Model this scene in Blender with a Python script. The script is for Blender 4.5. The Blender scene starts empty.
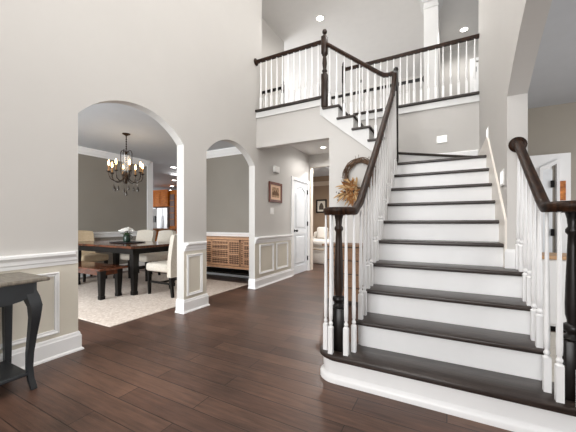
import bpy, bmesh, math, random
from mathutils import Vector, Matrix
random.seed(7)
PI = math.pi
sc = bpy.context.scene
COL = sc.collection

# ------------------------------------------------------------------ camera, world, exposure, daylight and added fill lights
cam_d = bpy.data.cameras.new('camera'); cam = bpy.data.objects.new('camera', cam_d); COL.objects.link(cam)
cam.location = (0, 0, 1.12); cam.rotation_euler = (PI/2, 0, math.radians(28.14))
cam_d.sensor_width = 36; cam_d.lens = 36*297/576; cam_d.shift_y = 6.8/576
cam_d.clip_start = 0.05
sc.camera = cam
sc.view_settings.view_transform = 'Standard'
try: sc.view_settings.look = 'None'
except Exception: pass
sc.view_settings.gamma = 1; sc.view_settings.use_curve_mapping = False
sc.view_settings.exposure = 0.4
w = bpy.data.worlds.new('sky'); sc.world = w; w.use_nodes = True
w.node_tree.nodes['Background'].inputs[0].default_value = (0.93, 0.96, 1.0, 1)
w.node_tree.nodes['Background'].inputs[1].default_value = 0.8

def area(name, loc, aim, sx, sy, watts, col=(1, 1, 1)):
    l = bpy.data.lights.new(name, 'AREA'); l.shape = 'RECTANGLE'; l.size = sx; l.size_y = sy
    l.energy = watts; l.color = col
    o = bpy.data.objects.new(name, l); COL.objects.link(o); o.location = loc
    o.rotation_euler = (Vector(aim)-Vector(loc)).to_track_quat('-Z', 'Y').to_euler()
    return o
DAY = (1.0, 1.0, 1.0)
area('front_window_daylight', (-1.2, -4.8, 2.9), (-1.2, 5, 2.3), 3.0, 4.6, 222, DAY)
l = bpy.data.lights.new('foyer_fill', 'POINT'); l.energy = 38; l.shadow_soft_size = .3; l.color = (1, .985, .96)  # added fill light in mid air, no pendant hangs here
o = bpy.data.objects.new('foyer_fill', l); COL.objects.link(o); o.location = (-1.0, 1.5, 3.8)
l = bpy.data.lights.new('stairwell_fill', 'POINT'); l.energy = 48; l.shadow_soft_size = .2; l.color = (1, .985, .96)  # added fill to brighten the stairwell walls, no lamp fixture
o = bpy.data.objects.new('stairwell_fill', l); COL.objects.link(o); o.location = (-1.15, 3.65, 5.1)
area('dining_window_daylight', (-4.8, -0.75, 1.5), (-4.8, 5, 1.1), 2.2, 1.6, 150, (.92, .97, 1.0))
area('sitting_room_fill', (4.0, 2.2, 1.6), (0, 3.2, 1.0), 2.2, 1.8, 75, DAY)  # added fill for the sitting room, no window behind it
area('great_room_fill', (-7.8, 8.0, 3.8), (-1, 7.2, 4.2), 2.6, 2.8, 260, DAY)  # unseen fill added to lighten the upper floor, no window built
area('kitchen_fill', (-12.4, 6.5, 1.6), (-8, 7, 1.4), 2.0, 1.6, 35, DAY)  # extra area light added for the kitchen, without a window
area('bedroom_fill', (-0.3, 8.0, 1.6), (-4, 8, 1.0), 1.6, 1.4, 30, DAY)  # added fill, hangs free inside the room, no window there

# ------------------------------------------------------------------ materials
def lin(h):
    v = [int(h[i:i+2], 16)/255 for i in (0, 2, 4)]
    return tuple(c/12.92 if c <= .04045 else ((c+.055)/1.055)**2.4 for c in v)+(1,)
class NT:
    def __init__(s, m): s.t = m.node_tree; s.n = s.t.nodes; s.b = s.n['Principled BSDF']
    def new(s, k, **kw):
        n = s.n.new(k)
        for a, v in kw.items(): setattr(n, a, v)
        return n
    def link(s, a, b): s.t.links.new(a, b)
def mat(name, c, rough=.5, c2=None, scale=6, stretch=(1, 1, 1), bump=0, metal=0, spec=.5, detail=4):
    m = bpy.data.materials.new(name); m.use_nodes = True; N = NT(m)
    N.b.inputs['Roughness'].default_value = rough; N.b.inputs['Metallic'].default_value = metal
    N.b.inputs['Specular IOR Level'].default_value = spec
    co = N.new('ShaderNodeTexCoord'); mp = N.new('ShaderNodeMapping'); mp.inputs['Scale'].default_value = stretch
    N.link(co.outputs['Object'], mp.inputs['Vector'])
    no = N.new('ShaderNodeTexNoise'); no.inputs['Scale'].default_value = scale; no.inputs['Detail'].default_value = detail
    N.link(mp.outputs[0], no.inputs['Vector'])
    rp = N.new('ShaderNodeValToRGB'); rp.color_ramp.elements[0].position = .3; rp.color_ramp.elements[1].position = .7
    a = lin(c); b = lin(c2) if c2 else tuple(x*.97 for x in a[:3])+(1,)
    rp.color_ramp.elements[0].color = a; rp.color_ramp.elements[1].color = b
    N.link(no.outputs[0], rp.inputs[0]); N.link(rp.outputs[0], N.b.inputs['Base Color'])
    if bump:
        bp = N.new('ShaderNodeBump'); bp.inputs['Strength'].default_value = bump; bp.inputs['Distance'].default_value = .01
        N.link(no.outputs[0], bp.inputs['Height']); N.link(bp.outputs[0], N.b.inputs['Normal'])
    return m
def emit(name, c, s):
    m = bpy.data.materials.new(name); m.use_nodes = True; N = NT(m)
    N.b.inputs['Base Color'].default_value = lin(c); N.b.inputs['Emission Color'].default_value = lin(c)
    N.b.inputs['Emission Strength'].default_value = s
    return m
def plank_mat():
    m = bpy.data.materials.new('floor_planks'); m.use_nodes = True; N = NT(m)
    g = N.new('ShaderNodeTexCoord')
    br = N.new('ShaderNodeTexBrick'); br.offset = .37; br.offset_frequency = 2
    br.inputs['Scale'].default_value = 1; br.inputs['Brick Width'].default_value = 1.35
    br.inputs['Row Height'].default_value = .145; br.inputs['Mortar Size'].default_value = .003
    br.inputs['Mortar Smooth'].default_value = .2; br.inputs['Bias'].default_value = 0
    br.inputs['Color1'].default_value = lin('49342b'); br.inputs['Color2'].default_value = lin('5c4438')
    br.inputs['Mortar'].default_value = lin('241914')
    N.link(g.outputs['Object'], br.inputs['Vector'])
    mp = N.new('ShaderNodeMapping'); mp.inputs['Scale'].default_value = (1.2, 14, 1); N.link(g.outputs['Object'], mp.inputs[0])
    no = N.new('ShaderNodeTexNoise'); no.inputs['Scale'].default_value = 3; no.inputs['Detail'].default_value = 8; no.inputs['Roughness'].default_value = .65
    N.link(mp.outputs[0], no.inputs['Vector'])
    n2 = N.new('ShaderNodeTexNoise'); n2.inputs['Scale'].default_value = 1.3; n2.inputs['Detail'].default_value = 3
    N.link(g.outputs['Object'], n2.inputs['Vector'])
    ad = N.new('ShaderNodeMath', operation='ADD'); N.link(no.outputs[0], ad.inputs[0]); N.link(n2.outputs[0], ad.inputs[1])
    mr = N.new('ShaderNodeMapRange'); mr.inputs[1].default_value = .7; mr.inputs[2].default_value = 1.3; mr.inputs[3].default_value = .5; mr.inputs[4].default_value = 1.75
    N.link(ad.outputs[0], mr.inputs[0])
    mx = N.new('ShaderNodeMix', data_type='RGBA', blend_type='MULTIPLY'); mx.inputs[0].default_value = 1
    N.link(br.outputs['Color'], mx.inputs[6]); N.link(mr.outputs[0], mx.inputs[7]); N.link(mx.outputs[2], N.b.inputs['Base Color'])
    r = N.new('ShaderNodeMapRange'); r.inputs[3].default_value = .30; r.inputs[4].default_value = .48
    N.link(no.outputs[0], r.inputs[0]); N.link(r.outputs[0], N.b.inputs['Roughness'])
    N.b.inputs['Specular IOR Level'].default_value = .4
    bp = N.new('ShaderNodeBump'); bp.inputs['Strength'].default_value = .25; bp.inputs['Distance'].default_value = .004
    sb = N.new('ShaderNodeMath', operation='SUBTRACT'); N.link(no.outputs[0], sb.inputs[0]); N.link(br.outputs['Fac'], sb.inputs[1])
    N.link(sb.outputs[0], bp.inputs['Height']); N.link(bp.outputs[0], N.b.inputs['Normal'])
    return m
def glass(name, c, alpha=.25):
    m = bpy.data.materials.new(name); m.use_nodes = True; N = NT(m)
    N.b.inputs['Base Color'].default_value = lin(c); N.b.inputs['Roughness'].default_value = .05; N.b.inputs['Alpha'].default_value = alpha
    return m

M = dict(
    wall=mat('pale_grey_paint', 'c7c4c0', .6, 'c5c2be', 3), greige=mat('greige_paint', 'dbd5c7', .6),
    white=mat('white_trim_paint', 'f3f3f3', .35), ceil=mat('ceiling_paint', 'd6d4d2', .8), dceil=mat('dining_ceiling_paint', 'c3c6ca', .8),
    taupe=mat('taupe_paint', '8f8980', .65, '8b857c', 2), tan=mat('tan_paint', 'a08871', .65), taupe2=mat('sitting_room_paint', '9d968b', .65),
    riser=mat('riser_paint', 'f4f4f4', .35), floor=plank_mat(),
    tread=mat('tread_stain', '241c19', .34, '3c322d', 5, (1, 16, 16), .08), rail=mat('handrail_stain', '0d0806', .45, '3c2516', 8, (9, 2, 2), .06, 0, .2),
    newel=mat('newel_black_stain', '0f0c0b', .32, '1a1412', 8, (1, 1, 1), 0, 0, .35), post=mat('newel_brown_stain', '1b120d', .38, '33231a', 9, (2, 2, .6), 0, 0, .3),
    balus=mat('baluster_paint', 'f4f4f4', .35), rug=mat('rug_pile', 'e4d8cd', .95, 'c4b3a5', 34, (1, 1, 1), .6),
    console=mat('console_paint', '15171a', .45, '22262a', 7, (3, 1, 1)), console_top=mat('console_top_wood', '8a8274', .4, '675f54', 6, (3, 12, 1)),
    table=mat('walnut_top', '6d3f2a', .13, '482a1c', 4, (2, 14, 2)), black=mat('black_paint', '100d0b', .45, '14100d', 6, (1, 1, 1), 0, 0, .3), cream=mat('cream_linen', 'd8d0c4', .85, 'cbc2b4', 50, bump=.2),
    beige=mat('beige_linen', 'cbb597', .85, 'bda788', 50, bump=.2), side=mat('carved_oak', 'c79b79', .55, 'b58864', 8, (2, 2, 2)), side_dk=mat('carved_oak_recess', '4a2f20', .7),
    bronze=mat('dark_bronze', '241a14', .35, '3a2a1e', 20, metal=.7), candle=mat('aged_brass_sleeve', '8a6436', .5), bulb=emit('lit_bulb', 'ffca85', 13),
    clear=glass('clear_glass', 'f4f6f8', .18), crystal=mat('smoked_crystal', '3d332c', .2), lens=emit('lit_lens', 'fffaf0', 9),
    orange=mat('honey_maple', 'd07808', .55, 'b05c04', 4, (2, 2, 9), 0, 0, .2), orange_dk=mat('honey_maple_recess', '5a2d12', .5), steel=mat('fridge_steel', 'c9cacc', .3, metal=.3),
    green=mat('dark_green_glaze', '22352a', .15), petal=mat('white_petal', 'f3f0ea', .8), leaf=mat('leaf_green', '48603a', .6), tray=mat('dark_slate', '1d1c1e', .4),
    frame=mat('walnut_frame', '6a3018', .35), mat_b=mat('picture_mat', 'efcbb0', .8), print1=mat('landscape_print', 'd9b796', .8, '8f6a4c', 18), 
    frame_b=mat('black_frame', '211a15', .35), print2=mat('dark_print', '3b352f', .8, '6d6459', 14), pic_white=mat('picture_white_mat', 'e9e3d6', .8),
    white2=mat('stringer_paint', 'dcdcdb', .4), plast=mat('white_plastic', 'f2f1ee', .35), dkmetal=mat('black_metal', '0e0d0d', .35, metal=.5), duvet=mat('white_slipcover', 'efeae3', .9, 'e6e0d8', 5, bump=.15), tanp=mat('tan_cushion', 'cfae8c', .9),
    twig=mat('grapevine_twig', '6b5340', .85, '4b3829', 30), plume=mat('pampas_plume', 'c4a57c', .95, 'a98558', 30), dleaf=mat('dried_leaf', '9c6c3c', .9, '7a4c26', 20), pod=mat('seed_pod', '2d2320', .7),
    chest=mat('chest_wood', '8a6648', .5, '6d4e36', 5, (2, 14, 14)), chest_dk=mat('chest_gap', '3a2a1f', .7), art=mat('orange_canvas', 'f09a4c', .7, '6b2a12', 14), sand=mat('pale_oak_top', 'c9a27c', .5),
    doorp=mat('door_paint', 'e6e9ec', .4), pale=mat('pale_carpet', 'cfc9c0', .95, 'c2bcb2', 40),
)

# ------------------------------------------------------------------ builders
class MB:
    def __init__(s): s.b = bmesh.new()
    def poly(s, vs): return s.b.faces.new([s.b.verts.new(v) for v in vs])
    def box(s, x0, x1, y0, y1, z0, z1, bev=0, seg=2):
        vs = [s.b.verts.new((x, y, z)) for x in (x0, x1) for y in (y0, y1) for z in (z0, z1)]
        fs = [s.b.faces.new([vs[i] for i in f]) for f in ((0, 1, 3, 2), (4, 6, 7, 5), (0, 4, 5, 1), (2, 3, 7, 6), (0, 2, 6, 4), (1, 5, 7, 3))]
        if bev:
            es = list({e for f in fs for e in f.edges})
            bmesh.ops.bevel(s.b, geom=es, offset=bev, segments=seg, profile=.5, affect='EDGES')
        return s
    def prism(s, pts, fa, fb):          # pts 2-D; fa/fb map a point to the two end faces
        A = [s.b.verts.new(fa(*p)) for p in pts]; B = [s.b.verts.new(fb(*p)) for p in pts]; n = len(pts)
        s.b.faces.new(A); s.b.faces.new(B[::-1])
        for i in range(n): s.b.faces.new([A[i], B[i], B[(i+1) % n], A[(i+1) % n]])
        return s
    def px(s, pts, x0, x1): return s.prism(pts, lambda a, b: (x0, a, b), lambda a, b: (x1, a, b))
    def py(s, pts, y0, y1): return s.prism(pts, lambda a, b: (a, y0, b), lambda a, b: (a, y1, b))
    def pz(s, pts, z0, z1): return s.prism(pts, lambda a, b: (a, b, z0), lambda a, b: (a, b, z1))
    def run(s, p0, p1, out, prof, m0=0, m1=0):      # moulding profile (d outwards, z) swept from p0 to p1, ends mitred by m0/m1
        o = Vector(out); t = (Vector(p1)-Vector(p0)).normalized()
        f = lambda p, m: (lambda d, z: Vector(p)+o*d+t*(d*m)+Vector((0, 0, z)))
        return s.prism(prof, f(p0, -m0), f(p1, m1))
    def lathe(s, prof, c, n=12, axis='z', rot=0):
        rings = []
        for r, z in prof:
            ring = []
            for i in range(n):
                a = 2*PI*i/n+rot; u, v = r*math.cos(a), r*math.sin(a)
                p = (u, v, z) if axis == 'z' else ((u, z, v) if axis == 'y' else (z, u, v))
                ring.append(s.b.verts.new(Vector(c)+Vector(p)))
            rings.append(ring)
        for a, b in zip(rings, rings[1:]):
            for i in range(n): s.b.faces.new([a[i], a[(i+1) % n], b[(i+1) % n], b[i]])
        s.b.faces.new(rings[0][::-1]); s.b.faces.new(rings[-1])
        return s
    def sweep(s, path, prof, up=(0, 0, 1), caps=True, scale=None):
        P = [Vector(p) for p in path]; up = Vector(up); rings = []; last = None
        for i, p in enumerate(P):
            t = (P[min(i+1, len(P)-1)]-P[max(i-1, 0)]).normalized()
            side = t.cross(up)
            if side.length < .15 and last is not None: side = last - t*last.dot(t)
            elif side.length < 1e-4: side = t.cross(Vector((0, 1, 0)))
            side.normalize()
            if last is not None and side.dot(last) < 0 and side.length and (P[i]-P[i-1]).length and abs(t.z) > .7: side = -side
            last = side; n = side.cross(t).normalized(); k = scale[i] if scale else 1
            rings.append([s.b.verts.new(p+side*u*k+n*v*k) for u, v in prof])
        m = len(prof)
        for a, b in zip(rings, rings[1:]):
            for i in range(m): s.b.faces.new([a[i], a[(i+1) % m], b[(i+1) % m], b[i]])
        if caps: s.b.faces.new(rings[0][::-1]); s.b.faces.new(rings[-1])
        return s
    def tube(s, path, r, n=6, scale=None): return s.sweep(path, [(r*math.cos(2*PI*i/n), r*math.sin(2*PI*i/n)) for i in range(n)], scale=scale)
    def ball(s, c, r, sub=1, sc=(1, 1, 1)):
        g = bmesh.ops.create_icosphere(s.b, subdivisions=sub, radius=r)['verts']
        for v in g: v.co = Vector((v.co.x*sc[0], v.co.y*sc[1], v.co.z*sc[2]))+Vector(c)
        return s
WORLD = {}
def obj(name, mb, m, parent=None, smooth=False, **props):
    b = mb.b; bmesh.ops.recalc_face_normals(b, faces=b.faces[:])
    if parent is None:
        lo = [min(v.co[i] for v in b.verts) for i in range(3)]; hi = [max(v.co[i] for v in b.verts) for i in range(3)]
        off = Vector(((lo[0]+hi[0])/2, (lo[1]+hi[1])/2, lo[2]))
        if props.get('kind') == 'structure': off = Vector((0, 0, 0))
    else: off = WORLD[parent.name]
    for v in b.verts: v.co -= off
    me = bpy.data.meshes.new(name); b.to_mesh(me); b.free()
    me.materials.append(m if not isinstance(m, str) else M[m])
    o = bpy.data.objects.new(name, me); COL.objects.link(o)
    if parent is None: o.location = off; WORLD[o.name] = off
    else: o.parent = parent; WORLD[o.name] = off
    if smooth:
        for p in me.polygons: p.use_smooth = True
        try: me.set_sharp_from_angle(angle=math.radians(smooth if smooth is not True else 40))
        except Exception: pass
    for k, v in props.items(): o[k] = v
    return o
def thing(name, label, cat, loc=(0, 0, 0), group=None):
    o = bpy.data.objects.new(name, None); COL.objects.link(o); o.location = loc; o.empty_display_size = .1
    o['label'] = label; o['category'] = cat
    if group: o['group'] = group
    WORLD[o.name] = Vector(loc)
    return o
def struct(name, mb, m, parent=None): return obj(name, mb, m, parent, kind='structure') if parent is None else obj(name, mb, m, parent)
def dup(root, loc, rz, label, group=None):
    r = root.copy(); COL.objects.link(r); r.location = loc; r.rotation_euler = (0, 0, rz); r['label'] = label
    if group: r['group'] = group
    for ch in list(root.children):
        c = ch.copy(); COL.objects.link(c); c.parent = r
        for g in list(ch.children):
            d = g.copy(); COL.objects.link(d); d.parent = c
    return r
def arc(y0, y1, zs, rise, n=16):        # points of a segmental arch from (y0,zs) to (y1,zs)
    hw = (y1-y0)/2; R = (hw*hw+rise*rise)/(2*rise); cy = (y0+y1)/2; cz = zs+rise-R
    a0 = math.asin(hw/R)
    return [(cy+R*math.sin(-a0+2*a0*i/n), cz+R*math.cos(-a0+2*a0*i/n)) for i in range(n+1)]

# ------------------------------------------------------------------ the setting: shell
WX = -2.875; T = .12; RX = .42; FY = 4.23; BY = 5.17; F2 = 3.04; DC = 2.68; HC = 2.72; TOP = 5.5
A1 = (1.44, 2.637); A2 = (3.03, 4.18); SP = 2.09; RISE = .28
struct('floor', MB().box(-13, 5, -5.1, 11, -.1, 0), 'floor')
pts = [(-5, 0), (A1[0], 0)]+arc(A1[0], A1[1], SP, RISE)+[(A1[1], 0), (A2[0], 0)]+arc(A2[0], A2[1], SP, RISE)+[(A2[1], 0), (5.60, 0), (5.60, 2.035), (6.345, 2.035), (6.345, 0), (6.57, 0), (6.57, F2-.02), (4.40, F2-.02), (4.40, TOP), (-5, TOP)]
struct('wall_left', MB().px(pts, WX-T, WX), 'wall')
struct('wall_upper_return', MB().box(-3.6, WX-T, 4.28, 4.40, F2, TOP), 'wall')
struct('wall_upper_left', MB().box(-3.6, -3.48, 4.40, 6.3, F2, TOP), 'wall')
# right wall with the large arch into the sitting room
pts = [(-5, 0), (-.80, 0)]+arc(-.80, 2.89, 2.12, .56, 28)+[(2.89, 0), (BY+.12, 0), (BY+.12, TOP), (-5, TOP)]
struct('wall_right', MB().px(pts, RX, RX+.13), 'wall')
struct('ceiling', MB().box(-8.5, 5, -5.1, 11, TOP, TOP+.1), 'ceil')
# front wall behind the camera with a tall window opening
mb = MB(); mb.box(WX, -2.7, -5, -4.88, 0, TOP); mb.box(.3, RX, -5, -4.88, 0, TOP); mb.box(-2.7, .3, -5, -4.88, 0, .5); mb.box(-2.7, .3, -5, -4.88, 5.1, TOP)
struct('wall_front', mb, 'wall')
mb = MB()
for x in (-2.7, -1.74, -.72, .24): mb.box(x, x+.06, -4.98, -4.92, .5, 5.1)
for z in (.5, 2.4, 2.6, 5.04): mb.box(-2.7, .3, -4.98, -4.92, z, z+.06)
struct('window_1', mb, 'white')
# fascia over the hall and the upper floor slab
struct('wall_fascia', MB().box(WX, -1.56, FY, FY+.12, 2.40, F2-.02), 'wall')
struct('wall_stair', MB().py([(-1.56, 0), (-.62, 0), (-.62, 1.95), (-1.56, 2.70)], FY, FY+.12), 'wall')
struct('wall_hall_right', MB().box(-1.56, -1.44, FY+.12, 6.45, 0, HC), 'wall')
mb = MB(); mb.box(-3.6, -1.62, FY+.1, 6.30, HC+.02, F2-.012); mb.box(-1.62, 3.0, BY+.1, 6.30, HC+.02, F2-.012); mb.box(-.37, 3.0, 6.30, 8.72, HC+.02, F2-.012)
struct('floor_upper', mb, 'pale')
struct('ceiling_hall', MB().box(WX, -1.56, FY+.12, 6.57, HC, HC+.02), 'ceil')
struct('wall_back', MB().box(-1.62, RX, BY, BY+.12, 0, F2-.02), 'wall')
mb = MB()
mb.box(WX, -1.62, FY-.02, FY, 2.915, 2.995); mb.box(WX, -1.70, FY-.028, FY, 2.90, 2.915)
struct('trim_1', mb, 'white2')
mb = MB(); mb.box(-1.62, RX, BY-.02, BY, 2.915, 2.995); mb.box(-1.62, RX, BY-.028, BY, 2.90, 2.915)
struct('trim_2', mb, 'white2')
mb = MB(); mb.box(WX, -1.585, FY-.05, FY+.1, F2-.035, F2, .008); mb.box(-1.62, RX, BY-.05, BY+.1, F2-.035, F2, .008)
struct('trim_3', mb, 'tread')
# hall end wall and the room past it
HE = 6.45
mb = MB(); mb.box(WX, -2.85, HE, HE+.12, 0, HC); mb.box(-2.85, -1.56, HE, HE+.12, 2.43, HC)
struct('wall_hall_end', mb, 'wall')
mb = MB(); mb.box(-2.85, -2.838, HE-.012, HE+.13, 0, 2.43)
struct('trim_4', mb, mat('cream_casing', 'e2d5c6', .4))
struct('wall_bedroom_back', MB().box(-6.5, 0, 9.3, 9.42, 0, F2-.33), 'tan')
struct('trim_5', MB().box(-6.5, 0, 9.26, 9.3, 2.36, 2.5), mat('cream_crown', 'd6c3ae', .5))
struct('wall_bedroom_left', MB().box(-5.6, -5.5, HE+.12, 9.3, 0, 2.7), 'tan')
struct('ceiling_bedroom', MB().box(-5.6, 0, HE+.12, 9.42, 2.71, 2.73), 'ceil')
# dining room
DX = -6.66; DY = 4.95
struct('wall_dining_left', MB().box(DX-.12, DX, -.8, DY+.1, 0, DC), 'taupe')
mb = MB(); mb.box(-5.30, WX-T, DY, DY+.12, 0, DC)
struct('wall_dining_back', mb, 'taupe')
struct('wall_dining_front', MB().box(DX-.12, WX-T, -.98, -.86, 0, DC), 'taupe')
struct('ceiling_dining', MB().box(-13, WX-T, -.98, 10.2, DC, DC+.02), 'dceil')
CROWN = [(0, -.14), (.012, -.14), (.02, -.115), (.05, -.085), (.075, -.04), (.09, -.03), (.09, 0), (0, 0)]
mb = MB(); mb.run((DX, -.8, DC), (DX, DY, DC), (1, 0, 0), CROWN); mb.run((-5.3, DY, DC), (WX-T, DY, DC), (0, -1, 0), CROWN)
mb.run((WX-T, -.8, DC), (WX-T, DY, DC), (-1, 0, 0), CROWN)
struct('trim_6', mb, 'white')
BASE = [(0, 0), (.034, 0), (.032, .012), (.02, .024), (.02, .13), (.014, .14), (.012, .155), (.005, .165), (0, .165)]
RAIL = [(0, .765), (.010, .765), (.013, .79), (.020, .80), (.020, .825), (.032, .84), (.045, .85), (.045, .868), (.04, .875), (0, .875)]
DR = [(0, .80), (.012, .80), (.018, .83), (.018, .86), (.04, .89), (.04, .915), (0, .92)]
mb = MB(); mb.run((DX, -.8, 0), (DX, DY, 0), (1, 0, 0), DR); mb.run((-5.3, DY, 0), (WX-T, DY, 0), (0, -1, 0), DR)
struct('trim_7', mb, 'white')
mb = MB(); mb.run((DX, -.8, 0), (DX, DY, 0), (1, 0, 0), BASE); mb.run((-5.3, DY, 0), (WX-T, DY, 0), (0, -1, 0), BASE)
struct('baseboard_dining', mb, 'white')
mb = MB(); mb.box(DX-.12, DX+.02, DY-.03, DY+.13, 0, DC-.001); mb.box(-5.33, -5.24, DY-.03, DY+.13, 0, DC-.001)
struct('trim_8', mb, 'white')
# foyer wainscot, chair rail, baseboard on the left wall (returns wrap the arch jambs)
mb = MB()
for a, b in ((-4.8, A1[0]), (A1[1], A2[0]), (A2[1], 5.51)): mb.box(WX, WX+.002, a+.0005, b-.0005, .16, .77)
struct('trim_9', mb, 'greige')
for nm, prof, wrap in (('trim_10', RAIL, False), ('baseboard_left', BASE, True)):
    mb = MB()
    for a, b, ca, cb in ((-4.8, A1[0], 0, 1), (A1[1], A2[0], 1, 1), (A2[1], 5.51, 1, 0)):
        mb.run((WX, a, 0), (WX, b, 0), (1, 0, 0), prof, ca if wrap else -.9*ca, cb if wrap else -.9*cb)
        if wrap and ca: mb.run((WX, a, 0), (WX-T, a, 0), (0, -1, 0), prof, 1, 0)
        if wrap and cb: mb.run((WX, b, 0), (WX-T, b, 0), (0, 1, 0), prof, 1, 0)
    if wrap: mb.run((WX, 6.43, 0), (WX, HE, 0), (1, 0, 0), prof)
    struct(nm, mb, 'white')
FM = [(0, 0), (0, .016), (.008, .02), (.02, .012), (.032, .012), (.034, 0)]
def mould(mb, y0, y1, z0, z1, x=WX+.002):
    for (a, b), (c, d) in (((y0, z0), (y1, z0)), ((y0, z1), (y1, z1))):
        sgn = 1 if b == z0 else -1
        mb.prism(FM, lambda u, v: (x+v, a+u, b+sgn*u), lambda u, v: (x+v, c-u, d+sgn*u))
    for yy, sg in ((y0, 1), (y1, -1)):
        mb.prism(FM, lambda u, v: (x+v, yy+sg*u, z0+u), lambda u, v: (x+v, yy+sg*u, z1-u))
mb = MB(); mould(mb, .05, 1.29, .20, .71); mould(mb, -1.4, -.15, .20, .71); mould(mb, -2.8, -1.6, .20, .71); mould(mb, 2.68, 2.945, .20, .72); mould(mb, 4.315, 4.79, .225, .735); mould(mb, 4.895, 5.36, .225, .735)
struct('trim_11', mb, 'white')
# closet door in the hall
d = MB(); x = WX-.004
d.box(WX-.045, x-.016, 5.605, 6.34, .01, 2.03)
for y0, y1, z0, z1 in ((5.605, 5.71, .01, 2.03), (6.235, 6.34, .01, 2.03), (5.71, 6.235, .01, .18), (5.71, 6.235, .87, .97)): d.box(x-.016, x, y0, y1, z0, z1)
ar = arc(5.71, 6.235, 1.80, .115, 12)
for p_, q_ in zip(ar, ar[1:]): d.px([p_, q_, (q_[0], 2.03), (p_[0], 2.03)], x-.016, x)
door = struct('door_1', d, 'doorp')
mb = MB()
def slab_panel(mb, y0, y1, z0, z1, rise):
    o = [(y0, z0), (y1, z0)]+([(y1, z1), (y0, z1)] if not rise else arc(y0, y1, z1, rise, 10)[::-1])
    iy = .028; i = [(y0+iy, z0+iy), (y1-iy, z0+iy)]+([(y1-iy, z1-iy), (y0+iy, z1-iy)] if not rise else arc(y0+iy, y1-iy, z1-iy*.8, rise*.9, 10)[::-1])
    n = len(o)
    for k in range(n):
        j = (k+1) % n; q = [(o[k], .0), (o[j], .0), (i[j], .02), (i[k], .02)]
        mb.poly([(x-.016+dv, p[0], p[1]) for p, dv in q])
    mb.poly([(x-.016+.02, p[0], p[1]) for p in i])
slab_panel(mb, 5.745, 6.20, 1.005, 1.765, .115); slab_panel(mb, 5.745, 6.20, .215, .835, 0)
obj('door_panel', mb, 'doorp', door)
mb = MB(); mb.lathe([(.03, 0), (.03, .008), (.012, .012), (.012, .045), (.026, .05), (.028, .065), (.018, .078)], (x, 5.68, .95), 10, 'x'); obj('handle', mb, 'dkmetal', door, True)
for z in (.25, 1.05, 1.78): obj('hinge', MB().box(x, x+.022, 6.325, 6.35, z, z+.10), 'dkmetal', door)
mb = MB(); mb.box(WX, WX+.02, 5.51, 5.60, 0, 2.10); mb.box(WX, WX+.02, 6.345, 6.43, 0, 2.10); mb.box(WX, WX+.02, 5.601, 6.344, 2.035, 2.10);
mb.box(WX-.10, WX, 5.585, 5.6045, 0, 2.04); mb.box(WX-.10, WX, 6.3405, 6.36, 0, 2.04)
struct('trim_12', mb, 'white')
struct('wall_closet', MB().box(WX-.6, WX-T, 5.5, 6.45, 0, DC-.01), 'wall')
# upstairs beyond the catwalk: great room walls, pillar, bedroom door
struct('wall_great_back', MB().box(-8.5, 5, 9.6, 9.72, 2.75, TOP), 'wall')
mb = MB(); mb.box(-.37, -.15, 6.42, 8.6, F2, TOP); mb.box(-.15, .58, 8.6, 8.72, F2, TOP); mb.box(.58, 1.36, 8.6, 8.72, F2+2.05, TOP); mb.box(1.36, 3, 8.6, 8.72, F2, TOP)
struct('wall_upper_back', mb, 'wall')
px0, px1 = -.38, -.14
mb = MB(); mb.box(px0, px1, 6.08, 6.42, F2, 5.22)
for z, e in ((5.10, .012), (5.22, .03), (5.27, .05), (5.33, .075)): mb.box(px0-e, px1+e, 6.08-e, 6.42+e, z, z+(.02 if z < 5.2 else .06))
mb.box(px0, px1, 6.08, 6.42, 5.38, TOP); mb.box(px0-.02, px1+.02, 6.06, 6.44, F2, F2+.15)
struct('trim_13', mb, 'white2')
mb = MB(); mb.box(.50, .58, 8.57, 8.6, F2, F2+2.12); mb.box(1.36, 1.44, 8.57, 8.6, F2, F2+2.12); mb.box(.58, 1.36, 8.57, 8.6, F2+2.05, F2+2.12)
struct('trim_14', mb, 'white')
dr = struct('door_2', MB().box(.59, 1.35, 8.63, 8.67, F2, F2+2.03), 'white')
for z in (.25, 1.8): obj('hinge', MB().box(.58, .64, 8.60, 8.63, F2+z, F2+z+.11), 'dkmetal', dr)
# sitting room on the right
struct('wall_sitting_back', MB().box(RX+.13, 5, 5.2, 5.32, 0, 2.7), 'taupe2')
struct('wall_sitting_right', MB().box(4.8, 4.92, -2.6, 5.2, 0, 2.7), 'taupe2')
struct('wall_sitting_front', MB().box(RX+.13, 4.8, -2.6, -2.48, 0, 2.7), 'taupe2')
struct('ceiling_sitting', MB().box(RX+.13, 5, -2.5, 5.2, 2.7, 2.72), mat('sitting_ceiling_paint', 'c3c6cb', .8))
mb = MB(); mb.box(.75, 1.40, 5.06, 5.2, 0, 2.02)
struct('trim_15', mb, 'white')
x0, x1 = 1.085, 1.235
mb = MB(); mb.py([(x0, 0), (x0+.03, 0), (x0+.03, 1.80), (x1+.02, 1.885), (x1+.02, 0), (x1+.05, 0), (x1+.05, 1.95), (x0, 1.85)], 5.025, 5.0595)
struct('trim_16', mb, 'white')
dr = struct('door_3', MB().box(x0+.035, x1-.02, 5.045, 5.06, 0, 1.82), 'doorp')
obj('door_gap', MB().box(x1-.02, x1+.012, 5.05, 5.0595, 0, 1.87), 'taupe', dr)
for z in (1.58, .95): obj('hinge', MB().box(x1-.04, x1-.005, 5.02, 5.045, z, z+.09), 'dkmetal', dr)
mb = MB(); mould_x = [(.80, .98)]
mb.box(.80, .815, 5.05, 5.06, .9, 1.85); mb.box(1.03, 1.045, 5.05, 5.06, .9, 1.85); mb.box(.8, 1.045, 5.05, 5.06, 1.85, 1.865)
struct('trim_17', mb, 'white')
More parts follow.
